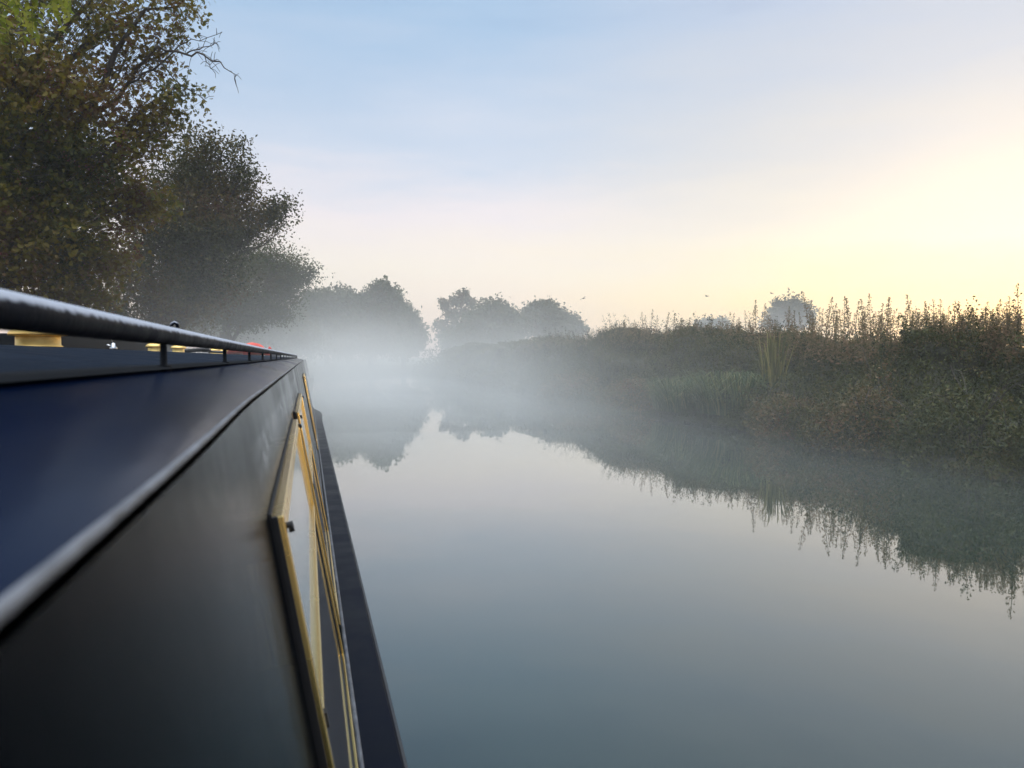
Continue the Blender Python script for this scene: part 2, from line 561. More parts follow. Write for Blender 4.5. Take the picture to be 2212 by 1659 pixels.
M['brass'] = vary(mat('brass', (.75, .5, .16), .3, 1), (.85, .56, .17), (.98, .70, .26), 22, 4, (.40, .55), .08)
M['gold'] = vary(mat('gold', (.78, .58, .26), .32, 1), (.60, .42, .14), (.68, .50, .19), 3, 3, (.22, .30))
M['rubber'] = mat('rubber', (.006, .006, .007), .7)
M['glass'] = vary(mat('glass', (.1, .1, .105), .05, 0, .9), (.11, .115, .122), (.15, .155, .16), 6)
M['hopper_glass'] = vary(mat('hopper_glass', (.2, .22, .22), .06, 0, .9), (.26, .29, .295), (.34, .37, .37), 6)
M['red'] = vary(mat('red', (.55, .06, .035), .6), (.60, .05, .03), (.80, .11, .06), 12, bump=.4)
M['dark_cover'] = vary(mat('dark_cover', (.03, .032, .036), .7), (.016, .017, .02), (.05, .052, .056), 20, bump=.3)
M['cable'] = mat('cable', (.008, .008, .009), .3)
M['steel'] = mat('steel', (.5, .5, .5), .3, 1)
M['cream'] = vary(mat('cream', (.7, .68, .6), .5), (.6, .58, .5), (.78, .76, .7), 5)
M['bird'] = mat('bird', (.02, .018, .016), .8)

wm = mat('canal_water', (.007, .0175, .0085), .02)
wb = wm.node_tree.nodes['Principled BSDF']
wb.inputs['IOR'].default_value = 1.44
wb.inputs['Coat Weight'].default_value = 1.0         # coat layer added to strengthen the reflection
wb.inputs['Coat IOR'].default_value = 1.46
wb.inputs['Coat Roughness'].default_value = 0.02
wt = wm.node_tree
wco = N(wt, 'ShaderNodeTexCoord')
wmp = N(wt, 'ShaderNodeMapping')
wmp.inputs['Scale'].default_value = (1.0, 0.6, 1.0)
wt.links.new(wco.outputs['Object'], wmp.inputs[0])
wn = N(wt, 'ShaderNodeTexNoise')
wn.inputs['Scale'].default_value = 0.9
wn.inputs['Detail'].default_value = 3
wt.links.new(wmp.outputs[0], wn.inputs['Vector'])
wbp = N(wt, 'ShaderNodeBump')
wbp.inputs['Strength'].default_value = 0.10
wbp.inputs['Distance'].default_value = 0.02
wt.links.new(wn.outputs[0], wbp.inputs['Height'])
wt.links.new(wbp.outputs[0], wb.inputs['Normal'])
wt.links.new(wbp.outputs[0], wb.inputs['Coat Normal'])
M['water'] = wm

# ------------------------------------------------------------------ ground, banks, water
def Lx(y):
    return -2.15 + max(0.0, y - 36) ** 2 / 70


def Rx(y):
    return 7.05 + 0.22 * math.sin(y * 0.55) + 0.12 * math.sin(y * 1.7 + 1) + max(0.0, y - 46) ** 2 / 60


mb = MB()
mb.grid([[(x, y, 0) for x in (-900, 900)] for y in (-900, 900)])
tag(mb.obj('water', M['water']), kind='structure')

YS = list(np.arange(-12, 60, 1.0)) + list(np.arange(60, 130, 5.0)) + [200, 400, 850]
mb = MB()
mb.grid([[(Lx(min(y, 80)) - a, y, z + (0.05 * math.sin(y * 1.3 + a) if z > 0 else 0)) for a, z in ((0, -.3), (0.02, .30), (.5, .36), (1.6, .38), (2.4, .5), (4, .6), (9, .5), (60, .4), (800, .4))] for y in YS])
tag(mb.obj('left_bank', M['turf'], None, True), kind='structure')


def hedge_top(y):
    return 1.09 + 0.72 * min(1, max(0, (y - 5) / 13)) + 0.08 * math.sin(y * .9) + 0.06 * math.sin(y * 2.3)


mb = MB()
mb.grid([[(Rx(min(y, 110)) + a, y, z) for a, z in ((-.05, -.3), (.12, .06), (.5, .28), (1.2, .5), (2.0, .62), (3.6, .7), (10, .6), (60, .5), (800, .5))] for y in YS])
tag(mb.obj('right_bank', M['soil'], None, True), kind='structure')
mb = MB()
mb.grid([[(x, y, .35) for x in (-800, 900)] for y in (125, 860)])
tag(mb.obj('field', M['turf']), kind='structure')

# ------------------------------------------------------------------ the boat we stand on
boat = empty('narrowboat', (0, 0, EYE), 0, 'dark navy narrowboat in the foreground with brass framed windows and a long roof handrail', 'boat')
BC = -0.90                                   # centre line of the boat
Y0, Y1 = -2.5, 11.4                          # cabin ends
CH_X, CH_Z = -0.048, -0.0367
GZ = -0.79
T = 0.18                                     # tumblehome of the cabin side


def chine_x(y):
    k = min(1, max(0, (y - .22) / .5))
    k = k * k * (3 - 2 * k)
    return -0.0425 + (CH_X + 0.0425) * k


def side_x(z):
    return CH_X + T * (CH_Z - z)


ROOF = [(-.0, 0), (-.012, .0062), (-.045, .0155), (-.091, .0246), (-.16, .034), (-.32, .048), (-.6, .063), (-.852, .070)]


def roof_z(x):
    a = min(CH_X - x, 2 * (CH_X - BC) - (CH_X - x))
    xs = [-p[0] for p in ROOF]
    zs = [p[1] for p in ROOF]
    return CH_Z + float(np.interp(a, xs, zs))


YC = [Y0, -1, -.4, -.1, .05, .15, .22, .3, .38, .46, .54, .62, .72, .9, 1.3, 2, 3, 4.5, 6, 8, 10, Y1]
mb = MB()
mb.grid([[(CH_X + (chine_x(y) - CH_X) * f, y, CH_Z + ROOF[i][1]) if False else (CH_X + ROOF[i][0] + (chine_x(y) - CH_X) * f, y, CH_Z + ROOF[i][1])
          for i, f in ((0, 1), (1, .85), (2, .4), (3, 0))] for y in YC])
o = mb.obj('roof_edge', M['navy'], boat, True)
mb = MB()
xs = [CH_X + p[0] for p in ROOF[3:]]
xs += [2 * BC - x for x in reversed(xs[:-1])]
mb.grid([[(x, y, roof_z(x) + .0015) for x in xs] for y in YC])
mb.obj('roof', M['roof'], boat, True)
mb = MB()
mb.grid([[(2 * BC - CH_X - ROOF[i][0], y, CH_Z + ROOF[i][1]) for i in (0, 1, 2, 3)] for y in YC])
mb.obj('roof_edge', M['navy'], boat, True)
mb = MB()                                    # right-hand cabin side, left-hand one, bulkheads
ZS = [CH_Z - .004, -.08, -.13, -.3, -.5, -.7, GZ]
mb.grid([[(side_x(z) + (chine_x(y) - CH_X) * max(0, 1 - (CH_Z - z) / .25), y, z) for z in ZS] for y in YC])
mb.grid([[(2 * BC - side_x(z), y, z) for z in ZS] for y in YC])
for y in (Y0, Y1):
    pr = [(side_x(GZ), y, GZ), (CH_X, y, CH_Z)] + [(x, y, roof_z(x)) for x in xs] + [(2 * BC - CH_X, y, CH_Z), (2 * BC - side_x(GZ), y, GZ)]
    mb.add(pr, [tuple(range(len(pr)))])
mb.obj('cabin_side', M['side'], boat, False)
# pale bead where roof and side meet: sky highlight put into its colour
mb = MB()
pts = [(chine_x(y) + .0002, y, CH_Z + .0008) for y in np.linspace(Y0, .9, 60)] + [(chine_x(y) + .0002, y, CH_Z + .0008) for y in np.linspace(1.0, Y1, 60)]
mb.tube(pts, 0.0015, 10)
mb.obj('edge_highlight', M['highlight_trim'], boat, True)


# hull and gunwale narrow towards the bow
def half(y):
    if y < 11.0:
        return 1.083
    k = min(1, (y - 11.0) / 3.6)
    return 1.083 * (1 - k ** 2.3) + 0.02


YH = [Y0 - 1.2, 0, 1, 2, 4, 6, 8, 10, 11, 11.6, 12.2, 12.8, 13.3, 13.8, 14.2, 14.5, 14.6]
mb = MB()
mb.grid([[(BC + s * half(y) * k, y, z) for s, k, z in ((-1, .9, -EYE - .3), (-1, 1, GZ - .03), (-1, 1, GZ - .006), (1, 1, GZ - .006), (1, 1, GZ - .03), (1, .9, -EYE - .3))] for y in YH])
mb.obj('hull', M['hull'], boat, False)
mb = MB()
for s in (1, -1):
    mb.grid([[(BC + s * (side_x(GZ) - BC - .01), y, GZ), (BC + s * max(half(y) - .012, side_x(GZ) - BC), y, GZ), (BC + s * max(half(y), side_x(GZ) - BC), y, GZ - .012), (BC + s * max(half(y), side_x(GZ) - BC), y, GZ - .04)] for y in YH if y < 13])
mb.obj('gunwale', M['gunwale'], boat, False)
mb = MB()
mb.grid([[(BC - half(y), y, GZ - .005), (BC + half(y), y, GZ - .005)] for y in YH if y >= 11])
mb.obj('fore_deck', M['gunwale'], boat)
mb = MB()  # thin pale strip: the gunwale join's highlight put in as colour
mb.tube([(side_x(GZ) + .006, y, GZ + .008) for y in (Y0, 2, 5, 8, Y1)], .006, 8)
mb.obj('join_highlight', M['highlight_trim'], boat, True)
for dz in (.20, .12):
    mb = MB()
    z = GZ + dz
    mb.tube([(side_x(z) + .0005, y, z) for y in (3.4, 5, 8, Y1 - .1)], .0028, 6)
    mb.obj('coach_line', M['highlight_trim'], boat, True)

# handrails
RX, RZ, RR = -0.139, 0.0225, 0.0097
PY = [.24 + .597 * i for i in range(-4, 20)]
for sgn in (1, -1):
    rx = RX if sgn > 0 else 2 * BC - RX
    mb = MB()
    n_ = 160
    pts = [(rx, y, RZ) for y in np.linspace(Y0 + .1, 11.15, n_)]
    pts += [(rx, 11.19, RZ - .004), (rx, 11.21, RZ - .014), (rx, 11.215, roof_z(rx))]
    mb.tube(pts, RR, 16)
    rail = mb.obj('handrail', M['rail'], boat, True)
    for y in PY:
        if y > 11.0:
            continue
        mb = MB()
        zf = roof_z(rx)
        mb.tube([(rx, y, zf - .001), (rx, y, zf + .004), (rx, y, zf + .0045), (rx, y, RZ - .004)], [.0075, .0075, .0036, .0032], 10)
        mb.obj('stanchion', M['iron'], rail, True)
mb = MB()                                    # a dark strip under the rail
mb.grid([[(RX + a, y, roof_z(RX + a) + .003) for a in (-.011, .0, .010)] for y in YC])
mb.obj('rail_strip', M['iron'], boat)


# mushroom vents
def vent(x, y, k=1.0):
    z = roof_z(x)
    e = bpy.data.objects.new('mushroom_vent', None)
    e.location = (x, y, z)
    C.objects.link(e)
    e.parent = boat
    e.scale = (k, k, k if k == 1 else 1.15)
    b = MB()
    b.lathe([(.0, .0), (.054, .0), (.053, .003), (.0495, .004), (.049, .026), (.046, .029), (0, .029)], 0, 0, 28)
    b.obj('body', M['brass'], e, True)
    b = MB()
    b.lathe([(0, .027), (.056, .027), (.0635, .028), (.0655, .031), (.062, .038), (.052, .045), (.03, .050), (0, .052)], 0, 0, 28)
    b.obj('cap', M['brass'], e, True)


def on_roof(px, x):
    """y of a roof point at lateral x that is seen at column px."""
    k = (px - CXP) / FPX
    return x * (math.cos(YAW) - k * math.sin(YAW)) / (math.sin(YAW) + k * math.cos(YAW))


for px, x, k in ((84, -.645, 1), (335, -.93, .82), (386, -.92, .85), (464, -.90, .9), (481, -.87, .9)):
    vent(x, on_roof(px, x), k)
# low hatch on the far half of the roof
mb = MB()
mb.box(-1.66, -1.35, on_roof(132, -1.35), on_roof(326, -1.35), roof_z(-1.66) - .03, .135)
mb.obj('hatch', M['iron'], boat, False, .008)
# whip aerial
ax = -.62
ay = on_roof(246, ax)
az = roof_z(ax)
mb = MB()
mb.lathe([(0, 0), (.012, 0), (.012, .008), (.007, .012), (.006, .022), (0, .024)], 0, 0, 12)
mb.tube([(-.006, 0, .012), (-.02, 0, .016)], .004, 6)
mb.tube([(0, 0, .02), (-.012, 0, .045), (-.03, 0, .075)], .0012, 5)
o = mb.obj('aerial', M['steel'], boat, True)
o.location = (ax, ay, az)
# bent hook just behind the rail
hx = -.158
hy = on_roof(371, hx)
mb = MB()
mb.tube([(0, 0, .016), (0, 0, .028), (0, 0, .037), (.0015, 0, .0405), (.004, 0, .042), (.0065, 0, .0405), (.0075, 0, .036)], .0021, 8)
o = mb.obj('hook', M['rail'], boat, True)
o.location = (hx, hy, 0)


# windows: gold frame on a black seal, hopper above a fixed pane
def window(y0, y1):
    ztop, zbot, ztr = -.132, -.655, -.315
    w = .016

    def q(y, z, h):                          # a point h proud of the cabin side
        return (side_x(z) + h * math.cos(math.atan(T)), y, z + h * math.sin(math.atan(T)))

    def ring(b, ya, yb, za, zb, wd, h0, h1):
        A = [(ya, za), (yb, za), (yb, zb), (ya, zb)]
        I = [(ya + wd, za - wd), (yb - wd, za - wd), (yb - wd, zb + wd), (ya + wd, zb + wd)]
        vs = [q(y, z, h0) for y, z in A] + [q(y, z, h1) for y, z in A] + [q(y, z, h1) for y, z in I] + [q(y, z, h0) for y, z in I]
        fs = []
        for i in range(4):
            j = (i + 1) % 4
            fs += [(i, j, 4 + j, 4 + i), (4 + i, 4 + j, 8 + j, 8 + i), (8 + i, 8 + j, 12 + j, 12 + i)]
        b.add(vs, fs)

    def slab(b, ya, yb, za, zb, h0, h1):
        vs = [q(y, z, h) for h in (h0, h1) for y, z in ((ya, za), (yb, za), (yb, zb), (ya, zb))]
        b.add(vs, [(0, 1, 2, 3), (4, 5, 6, 7), (0, 1, 5, 4), (1, 2, 6, 5), (2, 3, 7, 6), (3, 0, 4, 7)])
    b = MB()
    ring(b, y0, y1, ztop, zbot, w, .0022, .0112)
    fr = b.obj('window', M['gold'], boat, False, .0012)
    b = MB()
    ring(b, y0 - .004, y1 + .004, ztop + .004, zbot - .004, w - .004, -.001, .0024)
    slab(b, y0 - .0055, y0 - .0004, ztop + .001, zbot - .002, .0023, .0066)
    b.obj('seal', M['rubber'], fr)
    b = MB()
    slab(b, y0 + w, y1 - w, ztr + .0032, ztr - .0022, .003, .0105)
    b.obj('transom', M['gold'], fr, False, .001)
    b = MB()
    ring(b, y0 + w, y1 - w, ztop - w, ztr + .0035, .0045, .002, .0075)
    b.obj('hopper_frame', M['gold'], fr)
    b = MB()
    ring(b, y0 + w, y1 - w, ztr - .0035, zbot + w, .005, .002, .007)
    b.obj('bead', M['rubber'], fr)
    b = MB()
    slab(b, y0 + w + .0045, y1 - w - .0045, ztop - w - .0045, ztr + .008, .002, .005)
    b.obj('pane', M['hopper_glass'], fr)
    b = MB()
    slab(b, y0 + w + .005, y1 - w - .005, ztr - .0085, zbot + w + .005, .002, .005)
    b.obj('pane', M['glass'], fr)
    for y in (y0 + .018, y1 - .018):
        b = MB()
        p = q(y, ztop - .012, .0145)
        b.tube([q(y, ztop - .012, .006), p, q(y, ztop - .018, .0145)], [.0032, .0034, .0026], 8)
        b.obj('catch', M['rubber'], fr, True)
    b = MB()
    slab(b, y0 + w + .002, y0 + w + .012, ztr + .006, ztr - .007, .0075, .013)
    b.obj('catch', M['rubber'], fr)


window(.655, 1.685)
window(1.90, 2.90)
window(5.6, 6.6)

# things lying on the roof
def bag(name, x, y, L, H, label, rz=0.0):
    b = MB()
    rows = []
    n = 14
    for i in range(15):
        t = i / 14
        r = H * (0.30 + 0.70 * math.sin(math.pi * min(1, t * 1.02 + .12)) ** .55) * (1 if t < .82 else 1 - 2.9 * (t - .82)) * 0.5
        rows.append([((t - .5) * L, r * 1.25 * math.cos(2 * math.pi * j / n) * (1 + .10 * math.sin(3 * j + 4 * t)), max(0, r + r * math.sin(2 * math.pi * j / n) * (1 + .10 * math.cos(2 * j + 5 * t)))) for j in range(n)])
    k = len(b.v)
    b.grid(rows, True)
    b.f.append(tuple(range(n)))
    b.f.append(tuple(14 * n + j for j in range(n)))
    b.tube([(L * .46, 0, H * .42), (L * .50, .0, H * .5), (L * .53, .01, H * .44)], [H * .12, H * .2, H * .12], 8)
    o = b.obj(name, M['red'], None, True)
    o.location = (x, y, EYE + roof_z(x) + .002)
    o.rotation_euler = (0, 0, rz)
    return tag(o, label, 'bag')


bag('dry_bag', -.50, 8.35, .26, .135, 'bright orange red bag with a tied end lying on the boat roof')
bag('dry_bag', -.72, 8.9, .25, .14, 'smaller darker red bag half hidden behind the boat handrail', .4)
gx = -.37
gy = 9.3
b = MB()
b.add([(-.09, -.1, 0), (.09, -.1, 0), (.09, .1, 0), (-.09, .1, 0), (-.075, -.08, .05), (.02, -.08, .062), (.02, .08, .062), (-.075, .08, .05), (.08, -.08, .03), (.08, .08, .03)],
      [(0, 1, 8, 5, 4), (2, 3, 7, 6, 9), (0, 4, 7, 3), (1, 2, 9, 8), (4, 5, 6, 7), (5, 8, 9, 6), (0, 3, 2, 1)])
o = b.obj('folded_cover', M['dark_cover'], None, False, .006)
o.location = (gx, gy, EYE + roof_z(gx) + .002)
tag(o, 'dark grey folded cover lying just ahead of the red bags on the boat roof', 'cover')
hx = -.95
hy = on_roof(418, hx)
b = MB()
hp = []
for i in range(61):
    a = i / 60 * 2 * math.pi * 2.6
    hp.append((.13 * math.cos(a) * (1 + .1 * math.sin(a * .7)), .10 * math.sin(a), .012 + .018 * (i / 60) + .012 * abs(math.sin(a * 1.5))))
b.tube(hp + [(.2, .03, .012), (.26, -.02, .011)], .010, 8)
o = b.obj('hose', M['cable'], None, True)
o.location = (hx, hy, EYE + roof_z(hx) + .002)
tag(o, 'glossy black hose loosely coiled on the boat roof beside the brass vents', 'hose')

# another boat moored ahead, all but lost in the mist
mbt = empty('moored_boat', (-.75, 27, 0), 0, 'pale banded moored boat almost lost in the mist ahead of the bow', 'boat')
b = MB()
b.grid([[(s * hw * k, y, z) for s, k, z in ((-1, .9, -.2), (-1, 1, .5), (1, 1, .5), (1, .9, -.2))] for y, hw in ((0, .15), (.8, .7), (2, 1.0), (12, 1.0))])
b.f.append((0, 1, 2, 3))
b.obj('hull', M['hull'], mbt)
b = MB()
b.grid([[(-.85, y, .5), (-.72, y, 1.15), (0, y, 1.24), (.72, y, 1.15), (.85, y, .5)] for y in (2.6, 11)])
b.add([(-.85, 2.6, .5), (-.72, 2.6, 1.15), (0, 2.6, 1.24), (.72, 2.6, 1.15), (.85, 2.6, .5)], [(0, 1, 2, 3, 4)])
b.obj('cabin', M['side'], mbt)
b = MB()
b.grid([[(.735, y, 1.10), (.765, y, .98), (.775, y, .98), (.745, y, 1.10)] for y in (2.7, 10.9)], True)
b.obj('white_band', M['cream'], mbt)

# ------------------------------------------------------------------ trees on the left bank
def cl(px, py, d, r, dens=1.0, ry=None, rz=None):
    return (at(px, py, d), (r, ry or r, rz or r * .8), dens)


T1 = [cl(-120, 60, 8.6, .85, 1.1), cl(60, 90, 8.2, .75, 1.0), cl(190, 30, 8.8, .6, 0.34), cl(300, 20, 9.0, .55, 0.30), cl(385, 15, 9.2, .34, 0.15), cl(120, 210, 8.4, .75, 1.0),
      cl(270, 130, 9.2, .55, 0.28), cl(365, 110, 9.3, .36, 0.17), cl(310, 240, 9.0, .55, 0.39), cl(410, 205, 9.0, .30, 0.17, None, .16), cl(360, 285, 9.3, .38, 0.23), cl(-60, 250, 8.4, .9, 1.2),
      cl(60, 370, 8.6, .8, 1.3), cl(200, 340, 8.8, .7, 1.1), cl(250, 430, 9.2, .55, .8), cl(330, 440, 9.4, .28, .25), cl(120, 520, 8.8, .75, 1.3), cl(-60, 480, 8.4, .8, 1.2), cl(20, 610, 8.8, .6, .9),
      cl(210, 560, 9.4, .55, .9), cl(170, 650, 9.6, .5, .9), cl(-200, 250, 9, .9, .8), cl(60, -110, 8.8, .9, .9), cl(260, -90, 9.2, .6, 0.28)]
BARE = [([at(280, 180, 9.1), at(340, 190, 9.1), at(400, 165, 9.0), at(445, 120, 9.0), at(487, 72, 9.0)][0:1] + [at(330, 150, 9.1), at(385, 100, 9.0), at(430, 88, 9.0), at(480, 69, 9.0)], .012),
        ([at(290, 150, 9.1), at(345, 105, 9.0), at(400, 118, 9.0), at(440, 118, 9.0), at(475, 140, 9.0), at(505, 160, 9.0), at(511, 186, 9.0)], .016),
        ([at(400, 118, 9.0), at(430, 105, 9.0), at(462, 98, 9.0), at(467, 92, 9)], .008),
        ([at(300, 120, 9.1), at(350, 135, 9.0), at(390, 185, 9.0), at(440, 215, 9.0)], .013),
        ([at(440, 118, 9.0), at(448, 140, 9.0), at(465, 158, 9.0)], .006),
        ([at(260, 290, 9.1), at(330, 240, 9.1), at(400, 190, 9.0)], .014),
        ([at(130, 320, 8.9), at(260, 300, 9.0), at(390, 292, 9.2)], .014),
        ([at(200, 480, 9.1), at(300, 440, 9.3), at(380, 432, 9.4)], .010)]
tree('hawthorn', at(-140, 800, 9.0).xy.to_3d() + Vector((0, 0, .5)), T1, 'large near hawthorn with russet and olive leaves and bare twigs reaching over the boat', 'tree', M['hawthorn_leaf'], M['bark'],
     .060, LOBED, 32, 80, .17, 1.0, tint_seed=2, spread=.085, berries=.30, bare=BARE)
T2 = [cl(435, 345, 15, .52, .7), cl(470, 385, 15.3, .5, .6), cl(490, 450, 15.3, .45, .6), cl(380, 390, 15, .75, 1.2), cl(410, 296, 15, .16, .12), cl(462, 318, 15, .15, .11), cl(492, 302, 15, .12, .07), cl(505, 345, 15.1, .14, .09), cl(530, 368, 15.1, .12, .06), cl(520, 400, 15.2, .16, .12), cl(548, 410, 15.2, .10, .05), cl(540, 455, 15.2, .14, .08), cl(520, 500, 15.2, .2, .16), cl(330, 470, 14.6, .9, 1.4), cl(440, 470, 15, .8, 1.3), cl(290, 570, 14.6, .9, 1.4), cl(400, 560, 15, .9, 1.4),
      cl(480, 510, 15.2, .55, .9), cl(350, 650, 15, .8, 1.2), cl(585, 455, 15.6, .22, .16, None, .12), cl(620, 438, 15.6, .14, .20), cl(600, 440, 15.6, .12, .14), cl(560, 495, 15.6, .26, .22, None, .10), cl(612, 470, 15.6, .16, .16), cl(605, 500, 15.6, .10, .08), cl(480, 590, 15, .8, 1.0), cl(430, 640, 15, .8, 1.1), cl(240, 660, 14.6, .8, 1.0), cl(455, 300, 15, .25, .2),
      cl(525, 350, 15.2, .16, .14), cl(540, 385, 15.3, .15, .12), cl(545, 425, 15.3, .2, .15), cl(545, 378, 15.3, .18, .13), cl(560, 455, 15.4, .18, .12), cl(515, 315, 15.3, .12, .08), cl(530, 480, 15.3, .18, .15)]
tree('hawthorn', at(330, 800, 15.2).xy.to_3d() + Vector((0, 0, .5)), T2, 'second hawthorn, dull olive, with one thin leafy branch sticking out high to the right', 'tree', M['thicket_leaf'], M['bark'],
     .070, OVAL, 34, 88, .16, .9, tint_seed=5, spread=.14)
T3 = [cl(560, 560, 23, .8, .8), cl(600, 575, 23, .9, 1.1), cl(640, 590, 23.5, .62, .7), cl(670, 588, 23.5, .26, .24), cl(520, 600, 22, 1.1, 1.4), cl(580, 640, 23, 1.0, 1.4), cl(625, 625, 23.2, .55, .6), cl(500, 660, 22, .9, 1.2), cl(560, 670, 22.5, .6, .8),
      cl(610, 680, 23, .4, .35, None, .2), cl(455, 640, 21.5, .9, 1.1), cl(400, 690, 21, .9, 1.0), cl(530, 690, 22.5, .5, .5)]
tree('hawthorn', at(487, 800, 22.5).xy.to_3d() + Vector((0, 0, .5)), T3, 'third hawthorn, grey green in haze, its bare trunk showing above the rail', 'tree', M['green_leaf'], M['bark'],
     .085, OVAL, 30, 90, .2, 1.5, tint_seed=8, spread=.18, twig_r=.008)
# hedge bottom behind the boat
def mass(P, name, size, tmpl, m, seed, parent=None):
    tint = .55 * vnoise(P, seed, .9) + .25 * vnoise(P, seed + 2, 3.0) + .28 * RNG.random(len(P))
    return link(name, leaf_mesh(name, P, size * (.6 + .7 * RNG.random(len(P))), tmpl, tint, .5), m, parent)


n_ = 26000
yy = 2 + 34 * RNG.random(n_) ** 1.3
hh = .5 + 1.1 * (.6 + .5 * vnoise(np.c_[yy, yy * 0, yy * 0], 3, .8)) * RNG.random(n_) ** .8
P = np.c_[-3.9 - .9 * RNG.random(n_) + .4 * (vnoise(np.c_[yy, hh, yy * 0], 4, 1.1) - .5), yy, hh]
tag(mass(P, 'undergrowth', .075, OVAL, M['thicket_leaf'], 11), 'dark hedge bottom along the left bank', kind='stuff')

# yellow green ash spray hanging in from a tree outside the frame
ash = empty('ash_tree', (-4.4, 1.9, .5), 0, 'ash tree whose bright yellow green leaves hang into the upper left corner', 'tree')
b = MB()
tip = [at(40, -60, 4.4), at(95, -20, 4.3), at(20, -40, 4.4)]
a0 = Vector((-4.4, 1.9, .5))
b.tube([(0, 0, -.3), (0, 0, 1), (.05, .1, 2.4), (.1, .2, 4.2)], [.2, .15, .12, .07], 10)
LPs, ALs = [], []
for px, py in ((-60, -40), (-10, -60), (40, -50), (90, -45), (140, -70), (10, 0), (60, -20), (115, -15), (-30, 10), (85, 10), (45, 20), (125, 12), (20, 40)):
    e = at(px, py - 25, 4.3 + .4 * RNG.random()) - a0
    b.tube(wander(bez(Vector((.06, .12, 2.6)), Vector((.7, 1.0, 3.2)), e, 6), .03), [.03, .02, .014, .01, .007, .005, .003], 5)
    for k in range(3):                       # pinnate leaves droop from the shoot
        d = Vector((.25 * RNG.normal(), .25 * RNG.normal(), -1)).normalized()
        st = e + Vector(RNG.normal(size=3)) * .03
        Lr = .13 + .06 * RNG.random()
        b.tube([st, st + d * Lr], [.0016, .001], 3, False)
        sdv = d.cross(Vector(RNG.normal(size=3))).normalized()
        for j in range(5):
            for s in (-1, 1):
                v = (d * .75 + sdv * s * .7).normalized()
                LPs.append(st + d * Lr * (j + .6) / 5 + v * .026)
                ALs.append(v)
        LPs.append(st + d * (Lr + .025))
        ALs.append(d)
b.obj('trunk', M['bark'], ash, True)
P = np.array(LPs)
link('crown', leaf_mesh('crown', P, .062 * (.8 + .4 * RNG.random(len(P))), (OVAL[0] * np.array([.75, 1, 1]), OVAL[1]), RNG.random(len(P)), .3, np.array(ALs)), M['ash_leaf'], ash)

# ------------------------------------------------------------------ trees far off in the mist
def far_tree(name, px, d, clumps, label, leaf, m, twigs=90, per=26, tr=.2, seed=1, spread=.35, group=None, fork=1.8, tw=.012, tmpl=CLUMP, bias=0):
    g = at(px, 790, d)
    g.z = .4
    return tree(name, g, clumps, label, 'tree', m, M['bark'], leaf, tmpl, per, twigs, tr, fork, group, seed, spread, tw, tint_bias=bias)


D = 42
far_tree('tree', 560, D, [cl(480, 690, D, 1.5, 1.2), cl(530, 690, D, 1.5, 1.2), cl(580, 695, D, 1.4, 1.2), cl(625, 705, D, 1.1, 1), cl(500, 740, D, 1.5, 1.2), cl(560, 740, D, 1.5, 1.2), cl(615, 745, D, 1.2, 1.1), cl(440, 700, D, 1.5, 1.2), cl(660, 735, D, 1.0, .9)],
         'low misty tree seen under the crown of the third hawthorn', .22, M['green_leaf'], 60, 22, seed=29)
D = 56
far_tree('tree', 705, D, [cl(660, 665, D, 1.1, 1), cl(690, 650, D, .9, .9), cl(725, 648, D, .95, .9), cl(700, 690, D, 1.3, 1.3), cl(650, 700, D, 1.2, 1), cl(745, 700, D, 1.2, 1), cl(680, 735, D, 1.5, 1.2), cl(740, 738, D, 1.5, 1.2), cl(630, 735, D, 1.3, 1)],
         'low rounded tree in mist, left end of the far row beyond the bow', .26, M['green_leaf'], 70, 22, seed=21)
D = 58
far_tree('tree', 800, D, [cl(765, 660, D, 1.05, 1), cl(795, 655, D, .9, 1), cl(826, 640, D, .62, .9, None, .85), cl(824, 624, D, .30, .5, None, .36), cl(846, 650, D, .5, .6, None, .7), cl(780, 700, D, 1.4, 1.3), cl(835, 690, D, 1.2, 1.3), cl(815, 670, D, 1.0, 1.2), cl(790, 738, D, 1.5, 1.2), cl(840, 735, D, 1.5, 1.2), cl(750, 645, D, .5, .4)],
         'tallest misty tree of the far row with a pointed top', .26, M['green_leaf'], 80, 24, seed=22)
D = 62
far_tree('tree', 872, D, [cl(862, 670, D, .7, .9), cl(880, 690, D, .75, .9), cl(896, 712, D, .55, .5), cl(905, 730, D, .4, .3), cl(870, 720, D, 1.1, 1.3), cl(846, 700, D, 1.0, 1.2), cl(885, 745, D, 1.2, 1.2), cl(850, 745, D, 1.2, 1.2)],
         'sloping bushy tree at the right end of the misty far row', .26, M['green_leaf'], 80, 24, seed=23)
D = 125
far_tree('tree', 985, D, [cl(1000, 640, D, 1.28, 0.33), cl(985, 650, D, 1.04, 0.30), cl(1018, 655, D, 0.88, 0.27), cl(957, 655, D, 1.12, 0.30), cl(975, 680, D, 1.52, 0.36), cl(1008, 680, D, 1.36, 0.36), cl(950, 705, D, 1.20, 0.36), cl(985, 710, D, 1.60, 0.54), cl(1025, 700, D, 1.20, 0.42), cl(960, 725, D, 1.12, 0.36)],
         'tall open crowned tree with sky showing through its leaves', .5, M['thicket_leaf'], 52, 15, .34, 24, .42, fork=4.5, tw=.03)
D = 95
far_tree('tree', 1065, D, [cl(1065, 680, D, 2.2, 1.5), cl(1035, 700, D, 2.0, 1.4), cl(1095, 700, D, 2.0, 1.4), cl(1060, 720, D, 2.6, 1.6), cl(1110, 722, D, 1.6, 1.0), cl(1010, 725, D, 1.8, 1.2), cl(980, 745, D, 1.6, 1)],
         'dense dome shaped tree in haze right of the open crowned tree', .42, M['green_leaf'], 90, 26, .3, 25, .55, tw=.02)
D = 100
